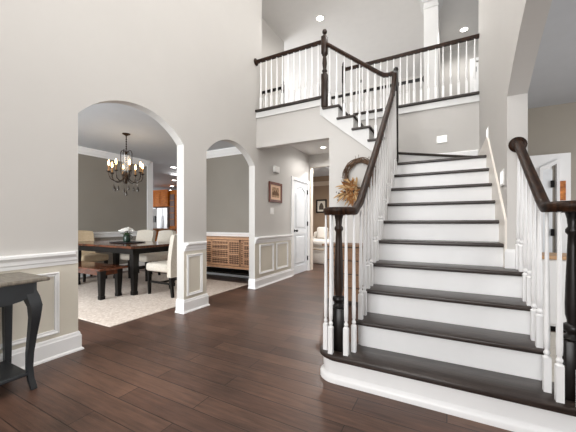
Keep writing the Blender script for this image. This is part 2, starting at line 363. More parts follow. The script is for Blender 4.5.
# kitchen shell
struct('wall_kitchen_back', MB().box(-13, -5, 10.1, 10.2, 0, DC), 'orange_dk')

# ------------------------------------------------------------------ staircase
XL, XR, XO = -.607, .404, .520; Y1 = 1.985; G = .234; R = .1906
Yn = lambda k: Y1+(k-1)*G
st = thing('staircase', 'L-shaped staircase with dark stained treads, white risers and a rounded bottom step', 'staircase', (-.05, Y1, 0))
def stadium(off, yb, n=12):
    c0, c1, r = (-.70, 2.115), (.59, 2.115), .145-off
    L = [(c0[0]+r*math.cos(a), c0[1]+r*math.sin(a)) for a in [PI/2+PI*i/n for i in range(n+1)]]
    Rr = [(c1[0]+r*math.cos(a), c1[1]+r*math.sin(a)) for a in [-PI/2+PI*i/n for i in range(n+1)]]
    return L+Rr+[(.56-off*.0, yb), (-.62, yb)]
th = .032
def tread_pz(pts, z, name='tread'):
    mb = MB(); mb.pz(pts, z-th, z)
    es = [e for e in mb.b.edges if abs(e.verts[0].co.z-e.verts[1].co.z) < 1e-6]
    bmesh.ops.bevel(mb.b, geom=es, offset=.009, segments=2, profile=.5, affect='EDGES')
    return obj(name, mb, 'tread', st, 50)
tread_pz(stadium(0, Yn(2)+.05), R)
mb = MB(); mb.pz(stadium(.028, Yn(2)+.05), 0, R-th); 
rg = [[mb.b.verts.new((px, py, z_)) for px, py in stadium(o_, Yn(2)+.04)] for o_, z_ in ((.004, 0), (.004, .028), (.007, .036), (.013, .042), (.02, .046), (.0275, .056))]
for A, B in zip(rg, rg[1:]):
    for i in range(len(A)): mb.b.faces.new([A[i], A[(i+1) % len(A)], B[(i+1) % len(A)], B[i]])
mb.b.faces.new(rg[0])
mb.pz(stadium(.02, Yn(2)+.045), R-th-.018, R-th)
obj('riser', mb, 'riser', st, 50)
for k in range(2, 11):
    y0 = Yn(k); y1 = Yn(k+1)+.045; z = k*R
    if k < 4: p = [(XL, y0), (XO, y0), (XO, y1), (XL, y1)]
    elif k == 4: p = [(XL, y0), (XO, y0), (XO, 2.885), (XR+.018, 2.885), (XR+.018, y1), (XL, y1)]
    elif k < 10: p = [(XL, y0), (XR, y0), (XR, y1), (XL, y1)]
    else: p = [(XL, y0), (XR, y0), (XR, BY-.005), (.36, BY-.005), (XL, 4.36)]
    tread_pz(p, z)
    xr = XO-.028 if k <= 4 else RX-.002
    obj('riser', MB().box(XL+.03, xr, y0+.028, y0+.045, z-R, z-th+.001), 'riser', st)
# winder and upper flight
z = 11*R
tread_pz([(XL, 4.30), (XR+.015, BY-.03), (XR-.06, BY-.005), (-.72, BY-.005), (-.72, 4.30)], z)
a = Vector((XL+.02, 4.335)); b = Vector((XR-.04, BY-.02)); nn = Vector((-.64, .77))*.015
obj('riser', MB().pz([tuple(a), tuple(b), tuple(b+nn), tuple(a+nn)], z-R, z-th+.001), 'riser', st)
XN = [-.71, -.935, -1.16, -1.385]
for i, xn in enumerate(XN):
    z = (12+i)*R; x2 = xn-.225-.045
    tread_pz([(xn, FY-.055), (xn, BY-.005), (x2, BY-.005), (x2, FY-.055)], z)
    obj('riser', MB().box(xn-.045, xn-.028, FY+.0, BY-.005, z-R, z-th+.001), 'riser', st)
obj('riser', MB().box(-1.61-.045, -1.61-.028, FY, BY, 15*R, F2-.04), 'riser', st)
# stringers: sawtooth board of the upper flight, closed side of the lower one
p = [(-1.70, 2.764), (-1.70, F2-.036), (-1.638, F2-.036)]
for i in (3, 2, 1, 0):
    z = (12+i)*R-th; p += [(-1.655+.0 if i == 3 else XN[i+1]-.045, z)] if False else [(XN[i]-.225-.028, z), (XN[i]-.028, z)]
p += [(-.638+.0-.1, 11*R-th), (-.60, 11*R-th), (-.60, 1.85)]
obj('stringer', MB().py(p, FY-.022, FY), 'white2', st)
p = [(Yn(2)+.03, 0), (Yn(2)+.03, 2*R-th)]
for k in range(2, 11):
    p += [(Yn(k)+.028, k*R-th), (Yn(k+1)+.028 if k < 10 else 4.36, k*R-th)]
p = [(Yn(2)+.05, 0)]+[q for q in p[2:]]+[(4.36, 0)]
obj('stringer', MB().px(p, XL+.01, XL+.03), 'white', st)
p = [(Yn(2)+.05, 0)]
for k in range(2, 5): p += [(Yn(k)+.028, k*R-th), (min(Yn(k+1)+.028, 2.885), k*R-th)]
p += [(2.885, 0)]
obj('stringer', MB().px(p, XO-.028, XO-.010), 'white', st)
p = [(2.889, .70), (2.889, 1.14), (3.98, 2.03), (4.10, 2.115), (BY-.005, 2.115), (BY-.005, 1.7), (4.1, 1.7)]
obj('skirt_board', MB().px(p, RX-.016, RX), mat('skirt_paint', 'ece5dc', .4), st)
mb = MB(); mb.run((-.7, BY-.001, 11*R), (RX-.02, BY-.001, 11*R), (0, -1, 0), [(0, 0), (.014, 0), (.014, .08), (.005, .1), (0, .1)])
obj('skirt_board', mb, 'white', st)
# column base trim standing on the fourth tread
mb = MB(); mb.box(RX-.016, RX+.142, 2.872, 2.8895, 4*R, 4*R+.13); mb.box(RX-.012, RX+.138, 2.878, 2.8895, 4*R+.13, 4*R+.15)
struct('baseboard_right', mb, 'white')

# ------------------------------------------------------------------ railings
RPROF = [(-.022, -.030), (.022, -.030), (.026, -.014), (.034, -.004), (.032, .014), (.022, .027), (0, .031), (-.022, .027), (-.032, .014), (-.034, -.004), (-.026, -.014)]
RPROF = [(a*.9, b*.92) for a, b in RPROF]
def baluster(x, y, z0, z1, parent, block=.20, top=.0075):
    mb = MB(); q = .0165
    mb.box(x-q, x+q, y-q, y+q, z0, z0+block-.012); mb.lathe([(q*1.25, z0+block-.012), (.010, z0+block)], (x, y, 0), 8)
    h = z1-z0
    prof = [(.010, z0+block), (.0155, z0+block+.008), (.0155, z0+block+.018), (.0105, z0+block+.026), (.0105, z0+block+.036), (.014, z0+block+.042), (.0155, z0+block+.10), (.0142, z0+block+.22), (top+.001, z1-.1*h), (top, z1)]
    mb.lathe(prof, (x, y, 0), 8)
    return obj('baluster', mb, 'balus', parent, 60)
def newel_turned(x, y, z0, z1, parent, m='newel'):
    mb = MB(); q = .042; b = z0+.31
    mb.box(x-q, x+q, y-q, y+q, z0, b, .004, 1)
    mb.lathe([(.040, b), (.046, b+.008), (.040, b+.018), (.028, b+.028), (.028, b+.036), (.042, b+.046), (.047, b+.062), (.042, b+.078), (.026, b+.088)], (x, y, 0), 16)
    p = obj('newel_post', mb, 'newel', parent, 60)
    mb = MB(); mb.lathe([(.026, b+.088), (.026, b+.10), (.033, b+.13), (.034, b+.19), (.031, b+.30), (.024, z1-.18), (.022, z1-.12), (.032, z1-.105), (.032, z1-.09), (.022, z1-.075), (.026, z1-.03), (.034, z1)], (x, y, 0), 16)
    obj('turned_shaft', mb, m, p, 60)
    return p
def volute(path_tail, c, sgn, z, parent):
    # spiral in plan round the newel, then the sloped rail
    sp = []; n = 30
    for i in range(n+1):
        t = i/n; a = (0 if sgn > 0 else PI)-sgn*t*2*PI*1.15; r = .105-.055*t
        sp.append((c[0]+r*math.cos(a), c[1]+r*math.sin(a), z))
    mb = MB(); mb.sweep(sp[::-1]+path_tail, RPROF); mb.lathe([(.056, z-.03), (.06, z-.01), (.058, z+.02), (.03, z+.029)], (c[0], c[1], 0), 20)
    return obj('handrail', mb, 'rail', parent, 50)
LR = thing('stair_railing', 'white-spindled stair railing with brown handrail, on the left of the steps up to the gallery', 'railing', (-.70, 2.10, 0))
zl = 1.205
tail = [(-.597, 2.14, zl+.003), (-.598, 2.19, zl+.018), (-.6, 2.24, zl+.045), (-.6, 2.32, 1.285), (-.6, 2.93, 1.825), (-.603, 3.78, 2.615), (-.612, 3.98, 2.79), (-.616, 4.06, 2.865), (-.617, 4.11, 2.93), (-.617, 4.145, 3.02), (-.617, 4.16, 3.11)]
volute(tail, (-.70, 2.10), 1, zl, LR)
zr = lambda y: zl if y < 2.15 else (1.285+(y-2.32)*.885 if y < 2.93 else 1.825+(y-2.93)*.929)
newel_turned(-.70, 2.10, R, zl-.03, LR, 'post')
for bx, by in ((-.785, 2.06), (-.73, 2.012), (-.625, 2.035), (-.592, 2.115), (-.775, 2.165)): baluster(bx, by, R, zl-.025, LR)
for k in range(2, 11):
    for dy in (.055, .172):
        y = Yn(k)+dy
        if y < 4.13: baluster(-.583, y, k*R, max(zl, zr(y))-.03, LR)
mb = MB(); q = .03; mb.box(-.606-q, -.606+q, FY-.02-q, FY-.02+q, 10*R-.05, 3.16, .004, 1); mb.lathe([(.03, 3.16), (.034, 3.175), (.03, 3.2), (.012, 3.215)], (-.606, FY-.02, 0), 12)
obj('newel_post', mb, 'newel', LR, 50)
r2 = [(-.63, FY-.02, 3.145), (-.70, FY-.02, 3.135), (-.76, FY-.02, 3.145), (-.82, FY-.02, 3.185), (-.90, FY-.02, 3.25), (-1.585, FY-.02, 3.80)]
mb = MB(); mb.sweep(r2, RPROF); obj('handrail', mb, 'rail', LR, 50)
def z2(x): return 3.14 if x > -.76 else 3.185+(-.82-x)*.804
for i, xn in enumerate(XN):
    for dx in (.05, .16): baluster(xn-dx, FY-.02, (12+i)*R, z2(xn-dx)-.035, LR)
baluster(-.69, FY-.02, 11*R, 3.11, LR)
def post_tall(x, y, z0, parent, m='post'):
    q = .042; mb = MB()
    mb.box(x-q, x+q, y-q, y+q, z0, 3.36, .004, 1); mb.box(x-q, x+q, y-q, y+q, 3.66, 3.93, .006, 1)
    mb.lathe([(.042, 3.36), (.030, 3.375), (.030, 3.39), (.040, 3.40), (.040, 3.415), (.026, 3.43), (.028, 3.46), (.036, 3.52), (.030, 3.60), (.024, 3.62), (.024, 3.63), (.038, 3.642), (.042, 3.66)], (x, y, 0), 14)
    mb.lathe([(.042, 3.93), (.030, 3.945), (.018, 3.955), (.018, 3.965), (.032, 3.975), (.038, 4.0), (.030, 4.025), (.010, 4.038)], (x, y, 0), 14)
    return obj('newel_post', mb, m, parent, 50)
NX = -1.625
post_tall(NX, FY-.02, 2.86, LR)
def rosette(mb, c, axis, s): mb.lathe([(.060, 0), (.060, .010*s), (.054, .018*s), (.050, .016*s), (.042, .022*s), (.03, .024*s)], c, 20, axis)
FR = thing('balcony_railing', 'short gallery railing above the hall opening, from left wall to the finial newel', 'railing', (-2.2, FY, F2))
mb = MB(); mb.sweep([(WX+.01, FY-.02, 3.86), (NX-.04, FY-.02, 3.86)], RPROF); obj('handrail', mb, 'rail', FR, 50)
mb = MB(); rosette(mb, (WX+.0005, FY-.02, 3.86), 'x', 1); obj('rosette', mb, 'rail', FR, 50)
for i in range(11): baluster(WX+.105+i*.104, FY-.02, F2, 3.83, FR)
BR = thing('balcony_railing', 'long gallery railing high behind the stairs, ending at the right wall', 'railing', (-.6, BY, F2))
mb = MB(); mb.sweep([(-1.60, BY-.01, 3.86), (RX-.002, BY-.01, 3.86)], RPROF); obj('handrail', mb, 'rail', BR, 50)
for i in range(19): baluster(-1.50+i*.1035, BY-.01, F2, 3.83, BR)
mb = MB(); q = .02; mb.box(-1.63-q, -1.63+q, BY-.01-q, BY-.01+q, F2-.08, 3.96); mb.box(-1.63-.026, -1.63+.026, BY-.036, BY+.016, 3.62, 3.93, .004, 1); mb.lathe([(.02, 3.96), (.024, 3.98), (.01, 4.0)], (-1.63, BY-.01, 0), 10)
obj('newel_post', mb, 'newel', BR)
CR = thing('balcony_railing', 'distant gallery railing behind the other railings, ending at the white pillar', 'railing', (-1.3, 6.2, F2))
mb = MB(); mb.sweep([(-2.32, 6.2, 3.86), (-.385, 6.2, 3.86)], RPROF); rosette(mb, (-.381, 6.2, 3.86), 'x', -1); obj('handrail', mb, 'newel', CR, 50)
for i in range(17): baluster(-2.22+i*.105, 6.2, F2, 3.83, CR)
mb = MB(); mb.box(-2.35, -2.31, 6.18, 6.22, F2, 3.95); obj('newel_post', mb, 'newel', CR)
LL = thing('balcony_railing', 'small piece of gallery railing seen between left spindles with a dark newel', 'railing', (-3.2, 5.3, F2))
mb = MB(); mb.sweep([(-3.48, 5.3, 3.88), (-2.96, 5.3, 3.88)], RPROF); obj('handrail', mb, 'newel', LL, 50)
mb = MB(); mb.box(-2.98, -2.93, 5.27, 5.33, F2, 3.95, .004, 1); mb.lathe([(.02, 3.95), (.03, 3.98), (.02, 4.01), (.006, 4.02)], (-2.955, 5.3, 0), 10); obj('newel_post', mb, 'newel', LL)
for i in range(5): baluster(-3.42+i*.1, 5.3, F2, 3.85, LL)
RRl = thing('stair_railing', 'short stair railing on the right running from a round rosette to the near newel', 'railing', (.59, 2.10, 0))
tail = [(.487, 2.14, zl+.003), (.487, 2.18, zl+.02), (.487, 2.22, zl+.045), (.487, 2.87, 1.73)]
volute(tail, (.59, 2.10), -1, zl, RRl)
mb = MB(); rosette(mb, (.487, 2.8895, 1.73), 'y', -1); obj('rosette', mb, 'rail', RRl, 50)
newel_turned(.59, 2.10, R, zl-.03, RRl)
for bx, by in ((.487, 2.12), (.517, 2.03), (.59, 1.99), (.665, 2.04), (.69, 2.12)): baluster(bx, by, R, zl-.025, RRl)
for k in (2, 3, 4):
    for dy in (.045, .162):
        y = Yn(k)+dy
        if y < 2.86: baluster(.485, y, k*R, 1.25+(y-2.22)*.745-.03, RRl)

# ------------------------------------------------------------------ lamps let into the ceilings, added foyer spots, wall plates
def downlight(x, y, z, label, group, watts=0, r=.075):
    t = thing('recessed_light', label, 'ceiling light', (x, y, z-.012), group)
    mb = MB(); mb.lathe([(r+.02, z-.012), (r+.02, z-.001), (r, z-.001)], (x, y, 0), 20); obj('trim_ring', mb, 'plast', t)
    mb = MB(); mb.lathe([(r, z-.013), (r, z-.009)], (x, y, 0), 20); obj('lens', mb, 'lens', t)
    if watts:
        l = bpy.data.lights.new('downlight', 'SPOT'); l.energy = watts; l.spot_size = 2.9; l.spot_blend = .5; l.shadow_soft_size = .07; l.color = (1, .97, .93)
        o = bpy.data.objects.new('downlight', l); COL.objects.link(o); o.location = (x, y, z-.04)
gk = 'kitchen recessed lights'
downlight(-6.74, 5.81, DC, 'largest round recessed light in the kitchen ceiling, nearest the dining room', gk, 8, .072)
downlight(-8.77, 7.59, DC, 'second round recessed light in the kitchen ceiling, below the largest', gk, 6, .072)
downlight(-10.27, 8.78, DC, 'third round recessed light in the kitchen ceiling, third from the largest', gk, 6, .072)
downlight(-11.57, 9.83, DC, 'smallest round recessed light, just above the kitchen cabinets', gk, 0, .072)
downlight(-2.30, 5.87, HC, 'round recessed light in the low hall ceiling beside the stair wall', 'hall lights', 26, .05)
gu = 'upstairs recessed lights'
downlight(-2.6, 7.0, 2.708, 'added recessed light, out of view, in the ceiling above the white sofa', 'hall lights', 150, .05)  # added fixture hidden by the header, brightens the sofa
downlight(-2.39, 5.92, TOP, 'round recessed light in the high ceiling above the finial newel', gu, 30, .072)
downlight(.342, 7.8, TOP, 'round recessed light in the high ceiling right of the white pillar', gu, 30, .072)
downlight(-1.06, 5.85, TOP, 'round recessed light cut by the top edge of the photo, left of the pillar', gu, 30, .072)
for xx, yy in ((-1.7, 2.6), (-1.7, .8), (-.3, 2.9), (-.3, 1.2)):  # spots added to fill the foyer from above, no fixtures
    l = bpy.data.lights.new('foyer_top_fill', 'SPOT'); l.energy = 22; l.spot_size = 2.4; l.spot_blend = .7; l.shadow_soft_size = .15; l.color = (1, .98, .95)
    o = bpy.data.objects.new('foyer_top_fill', l); COL.objects.link(o); o.location = (xx, yy, TOP-.05)
def plate(mb, c, u, v, axis, d=.012):
    x, y, z = c
    if axis == 'y': mb.box(x-u, x+u, y-d, y-.0005, z-v, z+v, .003, 1)
    else: mb.box(x-d if axis == 'x-' else x+.0005, x-.0005 if axis == 'x-' else x+d, y-u, y+u, z-v, z+v, .003, 1)
    return mb
t = thing('step_light', 'white rectangular step light on the wall behind the landing', 'light', (-.07, BY, 2.41))
obj('faceplate', plate(MB(), (-.07, BY, 2.41), .075, .058, 'y'), 'plast', t); obj('lens', MB().box(-.125, -.005, BY-.016, BY-.012, 2.365, 2.455), emit('step_lens', 'ffffff', .5), t)
for y, z, lb in ((4.12, 2.148, 'upper white step light on the right stair wall'), (3.08, 1.50, 'lower white step light on the right stair wall beside the column')):
    t = thing('step_light', lb, 'light', (RX, y, z), 'step lights on the stair wall')
    obj('faceplate', plate(MB(), (RX, y, z), .075, .068, 'x-', .010), 'plast', t); obj('lens', MB().box(RX-.013, RX-.010, y-.055, y+.055, z-.05, z+.05), emit('step_lens', 'ffffff', .5), t)

# ------------------------------------------------------------------ hall: picture, chime, switch
def picture(name, label, y0, y1, z0, z1, x, fr, ma, pr, w=.035):
    t = thing(name, label, 'picture', (x, (y0+y1)/2, z0)); d = .022
    mb = MB()
    mb.box(x+.0005, x+d, y0, y0+w, z0, z1, .004, 1); mb.box(x+.0005, x+d, y1-w, y1, z0, z1, .004, 1); mb.box(x+.0005, x+d, y0+w, y1-w, z0, z0+w, .004, 1); mb.box(x+.0005, x+d, y0+w, y1-w, z1-w, z1, .004, 1)
    obj('frame', mb, fr, t); obj('mat_board', MB().box(x+.0005, x+.010, y0+w, y1-w, z0+w, z1-w), ma, t)
    return t, x+.0105
t, px_ = picture('framed_picture', 'brown framed landscape print hanging on the hall wall left of the door', 4.62, 5.10, 1.505, 1.885, WX, 'frame', 'mat_b', None, .05)
mb = MB(); mb.box(px_, px_+.001, 4.73, 4.99, 1.60, 1.79); obj('print', mb, 'print1', t)
mb = MB(); mb.px([(4.74, 1.64), (4.98, 1.64), (4.98, 1.68), (4.93, 1.70), (4.89, 1.755), (4.85, 1.70), (4.81, 1.74), (4.77, 1.69), (4.74, 1.69)], px_+.001, px_+.002); obj('print_detail', mb, mat('print_sepia', '7d5b40', .8), t)
t = thing('door_chime', 'small white door chime box above the brown framed picture', 'door chime', (WX, 4.86, 2.07))
mb = MB(); mb.box(WX+.0005, WX+.05, 4.77, 4.95, 2.075, 2.19, .008); obj('cover', mb, 'plast', t)
mb = MB(); mb.box(WX+.0005, WX+.04, 4.79, 4.93, 2.055, 2.075); obj('grille', mb, mat('chime_grey', '8b8a86', .5), t)
t = thing('light_switch', 'white double switch plate on the wall below the brown framed picture', 'switch', (WX, 4.745, 1.29))
obj('plate', MB().box(WX+.0005, WX+.007, 4.68, 4.81, 1.28, 1.40, .003, 1), 'plast', t)
for y in (4.715, 4.775): obj('toggle', MB().box(WX+.007, WX+.014, y-.012, y+.012, 1.31, 1.37, .002, 1), 'plast', t)
# room past the hall: sofa, cushions, picture
S = thing('sofa', 'white slipcovered sofa in the room beyond the hall', 'sofa', (-2.9, 7.9, 0))
mb = MB(); mb.box(-3.55, -2.0, 7.45, 8.45, 0, .47, .05, 3); obj('base', mb, 'duvet', S, 50)
mb = MB(); mb.box(-3.5, -2.05, 7.42, 8.3, .47, .66, .07, 3); obj('seat_cushion', mb, 'duvet', S, 50)
mb = MB(); mb.box(-3.6, -1.95, 8.3, 8.6, .05, .86, .09, 3); obj('backrest', mb, 'duvet', S, 50)
mb = MB(); mb.box(-3.75, -3.5, 7.5, 8.5, 0, .70, .09, 3); obj('armrest', mb, 'duvet', S, 50)
mb = MB(); mb.sweep([(-3.52+i*.1, 7.44, .40+.012*math.sin(i*2)) for i in range(16)], [(.012*math.cos(a*PI/3), .012*math.sin(a*PI/3)) for a in range(6)]); obj('piping', mb, 'beige', S)
def pillow(c, u, v, w, m, label):
    mb = MB(); mb.box(c[0]-u, c[0]+u, c[1]-w, c[1]+w, c[2]-v, c[2]+v, min(w, v)*.85, 4)
    return obj('pillow', mb, m, None, True, label=label, category='pillow', group='sofa pillows')
pillow((-3.22, 8.17, .83), .17, .17, .08, 'duvet', 'white pillow at the left end of the white sofa')
pillow((-2.76, 8.15, .81), .25, .15, .08, 'tanp', 'tan pillow leaning on the white sofa back')
t = thing('framed_picture', 'black framed picture with dark subject on the tan wall above the sofa', 'picture', (-3.7, 9.3, 1.46))
mb = MB()
for a, b, c_, d_ in ((-3.89, -3.84, 1.45, 1.90), (-3.56, -3.51, 1.45, 1.90), (-3.84, -3.56, 1.45, 1.50), (-3.84, -3.56, 1.85, 1.90)): mb.box(a, b, 9.27, 9.2995, c_, d_)
obj('frame', mb, 'frame_b', t); obj('mat_board', MB().box(-3.84, -3.56, 9.285, 9.2995, 1.5, 1.85), 'pic_white', t)
mb = MB(); mb.py([(-3.78, 1.56), (-3.62, 1.56), (-3.62, 1.66), (-3.66, 1.76), (-3.70, 1.79), (-3.74, 1.76), (-3.78, 1.66)], 9.282, 9.285); obj('print', mb, 'print2', t)

# ------------------------------------------------------------------ chest and wreath on the stair wall
C = thing('chest_of_drawers', 'low brown wooden chest of drawers behind the left stair spindles', 'chest', (-1.2, 4.05, 0))
mb = MB(); mb.box(-1.50, -.93, 3.88, 4.22, .05, .80); obj('body', mb, 'chest_dk', C)
mb = MB(); mb.box(-1.53, -.90, 3.85, 4.225, .80, .83, .004, 1); obj('top', mb, 'chest', C)
for k in range(4):
    f = obj('drawer', MB().box(-1.48, -.95, 3.865, 3.88, .08+k*.18, .245+k*.18, .004, 1), 'chest', C)
    for xx in (-1.36, -1.07): obj('knob', MB().ball((xx, 3.855, .165+k*.18), .014), 'dkmetal', f)
for xx in (-1.49, -.98):
    for yy in (3.89, 4.18): obj('leg', MB().box(xx, xx+.04, yy, yy+.03, 0, .05), 'chest_dk', C)
Wc = Vector((-1.085, 4.18, 1.80))
Wt = thing('wreath', 'round twig wreath with dried pampas on the wall beside the stairs', 'wreath', Wc)
mb = MB()
for k in range(34):
    ph = random.random()*2*PI; rr = .205+random.uniform(-.026, .026); tw = random.uniform(2, 5); a0 = random.random()*2*PI; ln = random.uniform(1.5, 4.5)
    pts = []
    for i in range(15):
        a = a0+ln*i/14; q = ph+tw*a*.6; dr = .02*math.cos(q); dz = .018*math.sin(q)
        pts.append((Wc.x+(rr+dr)*math.cos(a), Wc.y+dz, Wc.z+(rr+dr)*math.sin(a)))
    mb.tube(pts, random.uniform(.004, .008), 5)
for k in range(26):
    a = random.random()*2*PI; r0 = .22; b = a+random.uniform(-.5, .5)
    p0 = Wc+Vector((r0*math.cos(a), 0, r0*math.sin(a))); mb.tube([p0, p0+Vector((.06*math.cos(b), random.uniform(-.03, .01), .06*math.sin(b)))], .0025, 4)
obj('twig_ring', mb, 'twig', Wt)
hub = Wc+Vector((-.11, -.03, -.25))
mb = MB()
for k in range(46):
    a = math.radians(random.uniform(70, 290)); L = random.uniform(.13, .26); d = Vector((math.cos(a), random.uniform(-.35, -.05), math.sin(a)*.75))
    p = hub+Vector((random.uniform(-.03, .10), random.uniform(-.02, .01), random.uniform(-.03, .10)))
    mb.tube([p+d*L*t+Vector((0, 0, -.06*t*t)) for t in (0, .3, .55, .8, 1)], .016, 6, [.25, .7, 1, .7, .1])
obj('pampas_plumes', mb, 'plume', Wt)
mb = MB()
for k in range(70):
    a = random.uniform(0, 2*PI); d = Vector((math.cos(a), random.uniform(-.6, -.1), math.sin(a)-.3)).normalized(); L = random.uniform(.06, .15)
    p = hub+Vector((random.uniform(-.07, .10), random.uniform(-.05, 0), random.uniform(-.10, .12))); s_ = d.cross(Vector((0, 1, 0))).normalized()*.014
    n_ = Vector((0, -.006, 0))
    mb.poly([p, p+d*L*.5+s_, p+d*L]); mb.poly([p+n_, p+d*L*.5-s_+n_, p+d*L])
obj('dried_leaves', mb, 'dleaf', Wt)
mb = MB()
for k in range(16): mb.ball(hub+Vector((random.uniform(-.22, .08), random.uniform(-.09, -.04), random.uniform(-.12, .05))), random.uniform(.008, .014))
obj('seed_pods', mb, 'pod', Wt)

# ------------------------------------------------------------------ console table by the left wall
t = thing('console_table', 'dark charcoal console table with curved legs against the left wainscot', 'table', (-2.64, .45, 0))
mb = MB(); mb.box(-2.862, -2.40, -.17, 1.03, .725, .75, .008); obj('tabletop', mb, 'console_top', t)
def apron_pts(a, b, n=16):
    L = []
    for i in range(n+1):
        s_ = i/n; L.append((a+(b-a)*s_, .615-.04*abs(math.sin(s_*3*PI))**.7+.02))
    return [(a, .725)]+L+[(b, .725)]
mb = MB(); mb.px(apron_pts(-.08, .95), -2.46, -2.44); mb.px(apron_pts(-.08, .95), -2.835, -2.815); mb.py(apron_pts(-2.82, -2.45, 10), .94, .96); mb.py(apron_pts(-2.82, -2.45, 10), -.09, -.07)
obj('apron', mb, 'console', t)
def cab_leg(x, y, dx, dy):
    prof = [(.030, .030), (-.030, .030), (-.030, -.030), (.030, -.030)]
    path = [(0, .725, 1), (.0, .66, 1.02), (.012, .61, 1.12), (.024, .56, 1.05), (.022, .48, .85), (.012, .37, .70), (.002, .25, .60), (.0, .15, .54), (.006, .07, .52), (.016, .02, .54), (.019, 0, .50)]
    mb = MB(); mb.sweep([(x+dx*o, y+dy*o, z) for o, z, s_ in path], prof, (0, 1, 0), True, [s_ for *_, s_ in path])
    return obj('leg', mb, 'console', t, 60)
for ly, dy in ((.94, 1), (-.06, -1)): cab_leg(-2.475, ly, 1, dy*.9)
for ly in (.94, -.06):
    mb = MB(); mb.prism([(-1, -1), (1, -1), (1, 1), (-1, 1)], lambda a, b: (-2.815+.026*a, ly+.026*b, .725), lambda a, b: (-2.815+.017*a, ly+.017*b, 0)); obj('leg', mb, 'console', t)
obj('shelf', MB().box(-2.82, -2.46, -.06, .935, .10, .125, .006), 'console', t)

# ------------------------------------------------------------------ dining room
RUGZ = .012
obj('rug', MB().box(-6.3, -3.17, 1.9, 4.42, .0005, RUGZ, .004, 1), 'rug', None, False, label='large cream area rug under the dining table', category='rug')
t = thing('dining_table', 'long dining table with walnut top and black square legs', 'table', (-5.0, 3.27, RUGZ))
mb = MB(); mb.box(-6.0, -4.08, 2.76, 3.76, .735, .77, .006); mb.box(-6.0, -5.93, 2.75, 3.77, .733, .772, .004, 1); mb.box(-4.15, -4.07, 2.75, 3.77, .733, .772, .004, 1); obj('tabletop', mb, 'table', t)
mb = MB(); mb.box(-5.9, -4.18, 2.85, 2.875, .64, .735); mb.box(-5.9, -4.18, 3.645, 3.67, .64, .735); mb.box(-5.9, -5.875, 2.86, 3.66, .64, .735); mb.box(-4.205, -4.18, 2.86, 3.66, .64, .735); obj('apron', mb, 'black', t)
for lx in (-5.88, -4.28):
    for ly in (2.86, 3.57):
        mb = MB(); mb.box(lx, lx+.095, ly, ly+.095, .55, .735); mb.prism([(0, 0), (1, 0), (1, 1), (0, 1)], lambda a, b: (lx+.095*a, ly+.095*b, .55), lambda a, b: (lx+.016+.063*a, ly+.016+.063*b, RUGZ+.06)); mb.box(lx+.01, lx+.085, ly+.01, ly+.085, RUGZ, RUGZ+.06); obj('leg', mb, 'black', t)
t = thing('dining_bench', 'dark wooden dining bench in front of the table', 'bench', (-5.2, 2.65, RUGZ))
mb = MB(); mb.box(-6.0, -4.28, 2.42, 2.84, .435, .465, .006); obj('seat', mb, 'table', t)
mb = MB(); mb.box(-5.9, -4.36, 2.48, 2.50, .36, .435); mb.box(-5.9, -4.36, 2.76, 2.78, .36, .435); mb.box(-4.38, -4.36, 2.48, 2.78, .36, .435); mb.box(-5.92, -5.9, 2.48, 2.78, .36, .435); obj('apron', mb, 'table', t)
for lx in (-5.94, -4.44):
    for ly in (2.47, 2.72):
        mb = MB(); mb.prism([(0, 0), (1, 0), (1, 1), (0, 1)], lambda a, b: (lx+.085*a, ly+.085*b, .435), lambda a, b: (lx+.012+.06*a, ly+.012+.06*b, RUGZ+.05)); mb.box(lx+.008, lx+.077, ly+.008, ly+.077, RUGZ, RUGZ+.05); obj('leg', mb, 'black', t)
def make_chair(fab, label, curved=True):      # faces +Y at the origin
    t = thing('dining_chair', label, 'chair', (0, 0, 0), 'upholstered dining chairs')
    mb = MB(); mb.box(-.245, .245, -.23, .27, .36, .49, .04, 3); obj('seat', mb, fab, t, 50)
    mb = MB(); n = 8
    pf = []; 
    for i in range(n+1):
        s_ = -1+2*i/n; pf.append((s_*.25, -.235-.03*(1-s_*s_)))
    pb = [(a, b-.075) for a, b in pf][::-1]; base = pf+pb
    zs = [(.30, 0), (.52, 0), (.74, -.035), (.90, -.07), (.93, -.075)]
    rings = []
    for z, dy in zs:
        k = 1 if z < .92 else .96
        rings.append([mb.b.verts.new((a*k, b+dy, z+(.025*(1-(a/.25)**2) if z > .85 else 0))) for a, b in base])
    m_ = len(base)
    for A, B in zip(rings, rings[1:]):
        for i in range(m_): mb.b.faces.new([A[i], A[(i+1) % m_], B[(i+1) % m_], B[i]])
    mb.b.faces.new(rings[0]); mb.b.faces.new(rings[-1])
    obj('backrest', mb, fab, t, 50)
    for lx in (-.225, .175):
        for ly, lean in ((.20, 0), (-.27, -.05)):
            mb = MB(); mb.prism([(0, 0), (1, 0), (1, 1), (0, 1)], lambda a, b: (lx+.05*a, ly+.05*b, .38), lambda a, b: (lx+.008+.034*a, ly+lean+.008+.034*b, 0)); obj('leg', mb, 'black', t)
    mb = MB(); 
    for lx in (-.21, .19): mb.box(lx, lx+.02, -.27, .22, .18, .21)
    mb.box(-.2, .2, -.02, 0, .18, .21); obj('stretcher', mb, 'black', t)
    return t
ch = make_chair('cream', 'cream upholstered chair at the near right end of the dining table')
ch.location = (-3.87, 3.27, RUGZ); ch.rotation_euler = (0, 0, PI/2)
dup(ch, (-5.8, 3.95, RUGZ), PI+.06, 'cream upholstered chair on the far side of the table, right behind the flowers')
dup(ch, (-5.2, 3.95, RUGZ), PI-.1, 'cream upholstered chair on the far side of the table, nearest the kitchen opening')
cb = make_chair('beige', 'beige upholstered chair at the far left end of the dining table')
cb.location = (-6.2, 3.3, RUGZ); cb.rotation_euler = (0, 0, -PI/2)
obj('serving_tray', MB().box(-5.2, -4.72, 3.10, 3.46, .7725, .787, .004, 1), 'tray', None, False, label='dark flat tray under the flower pitcher on the dining table', category='tray')
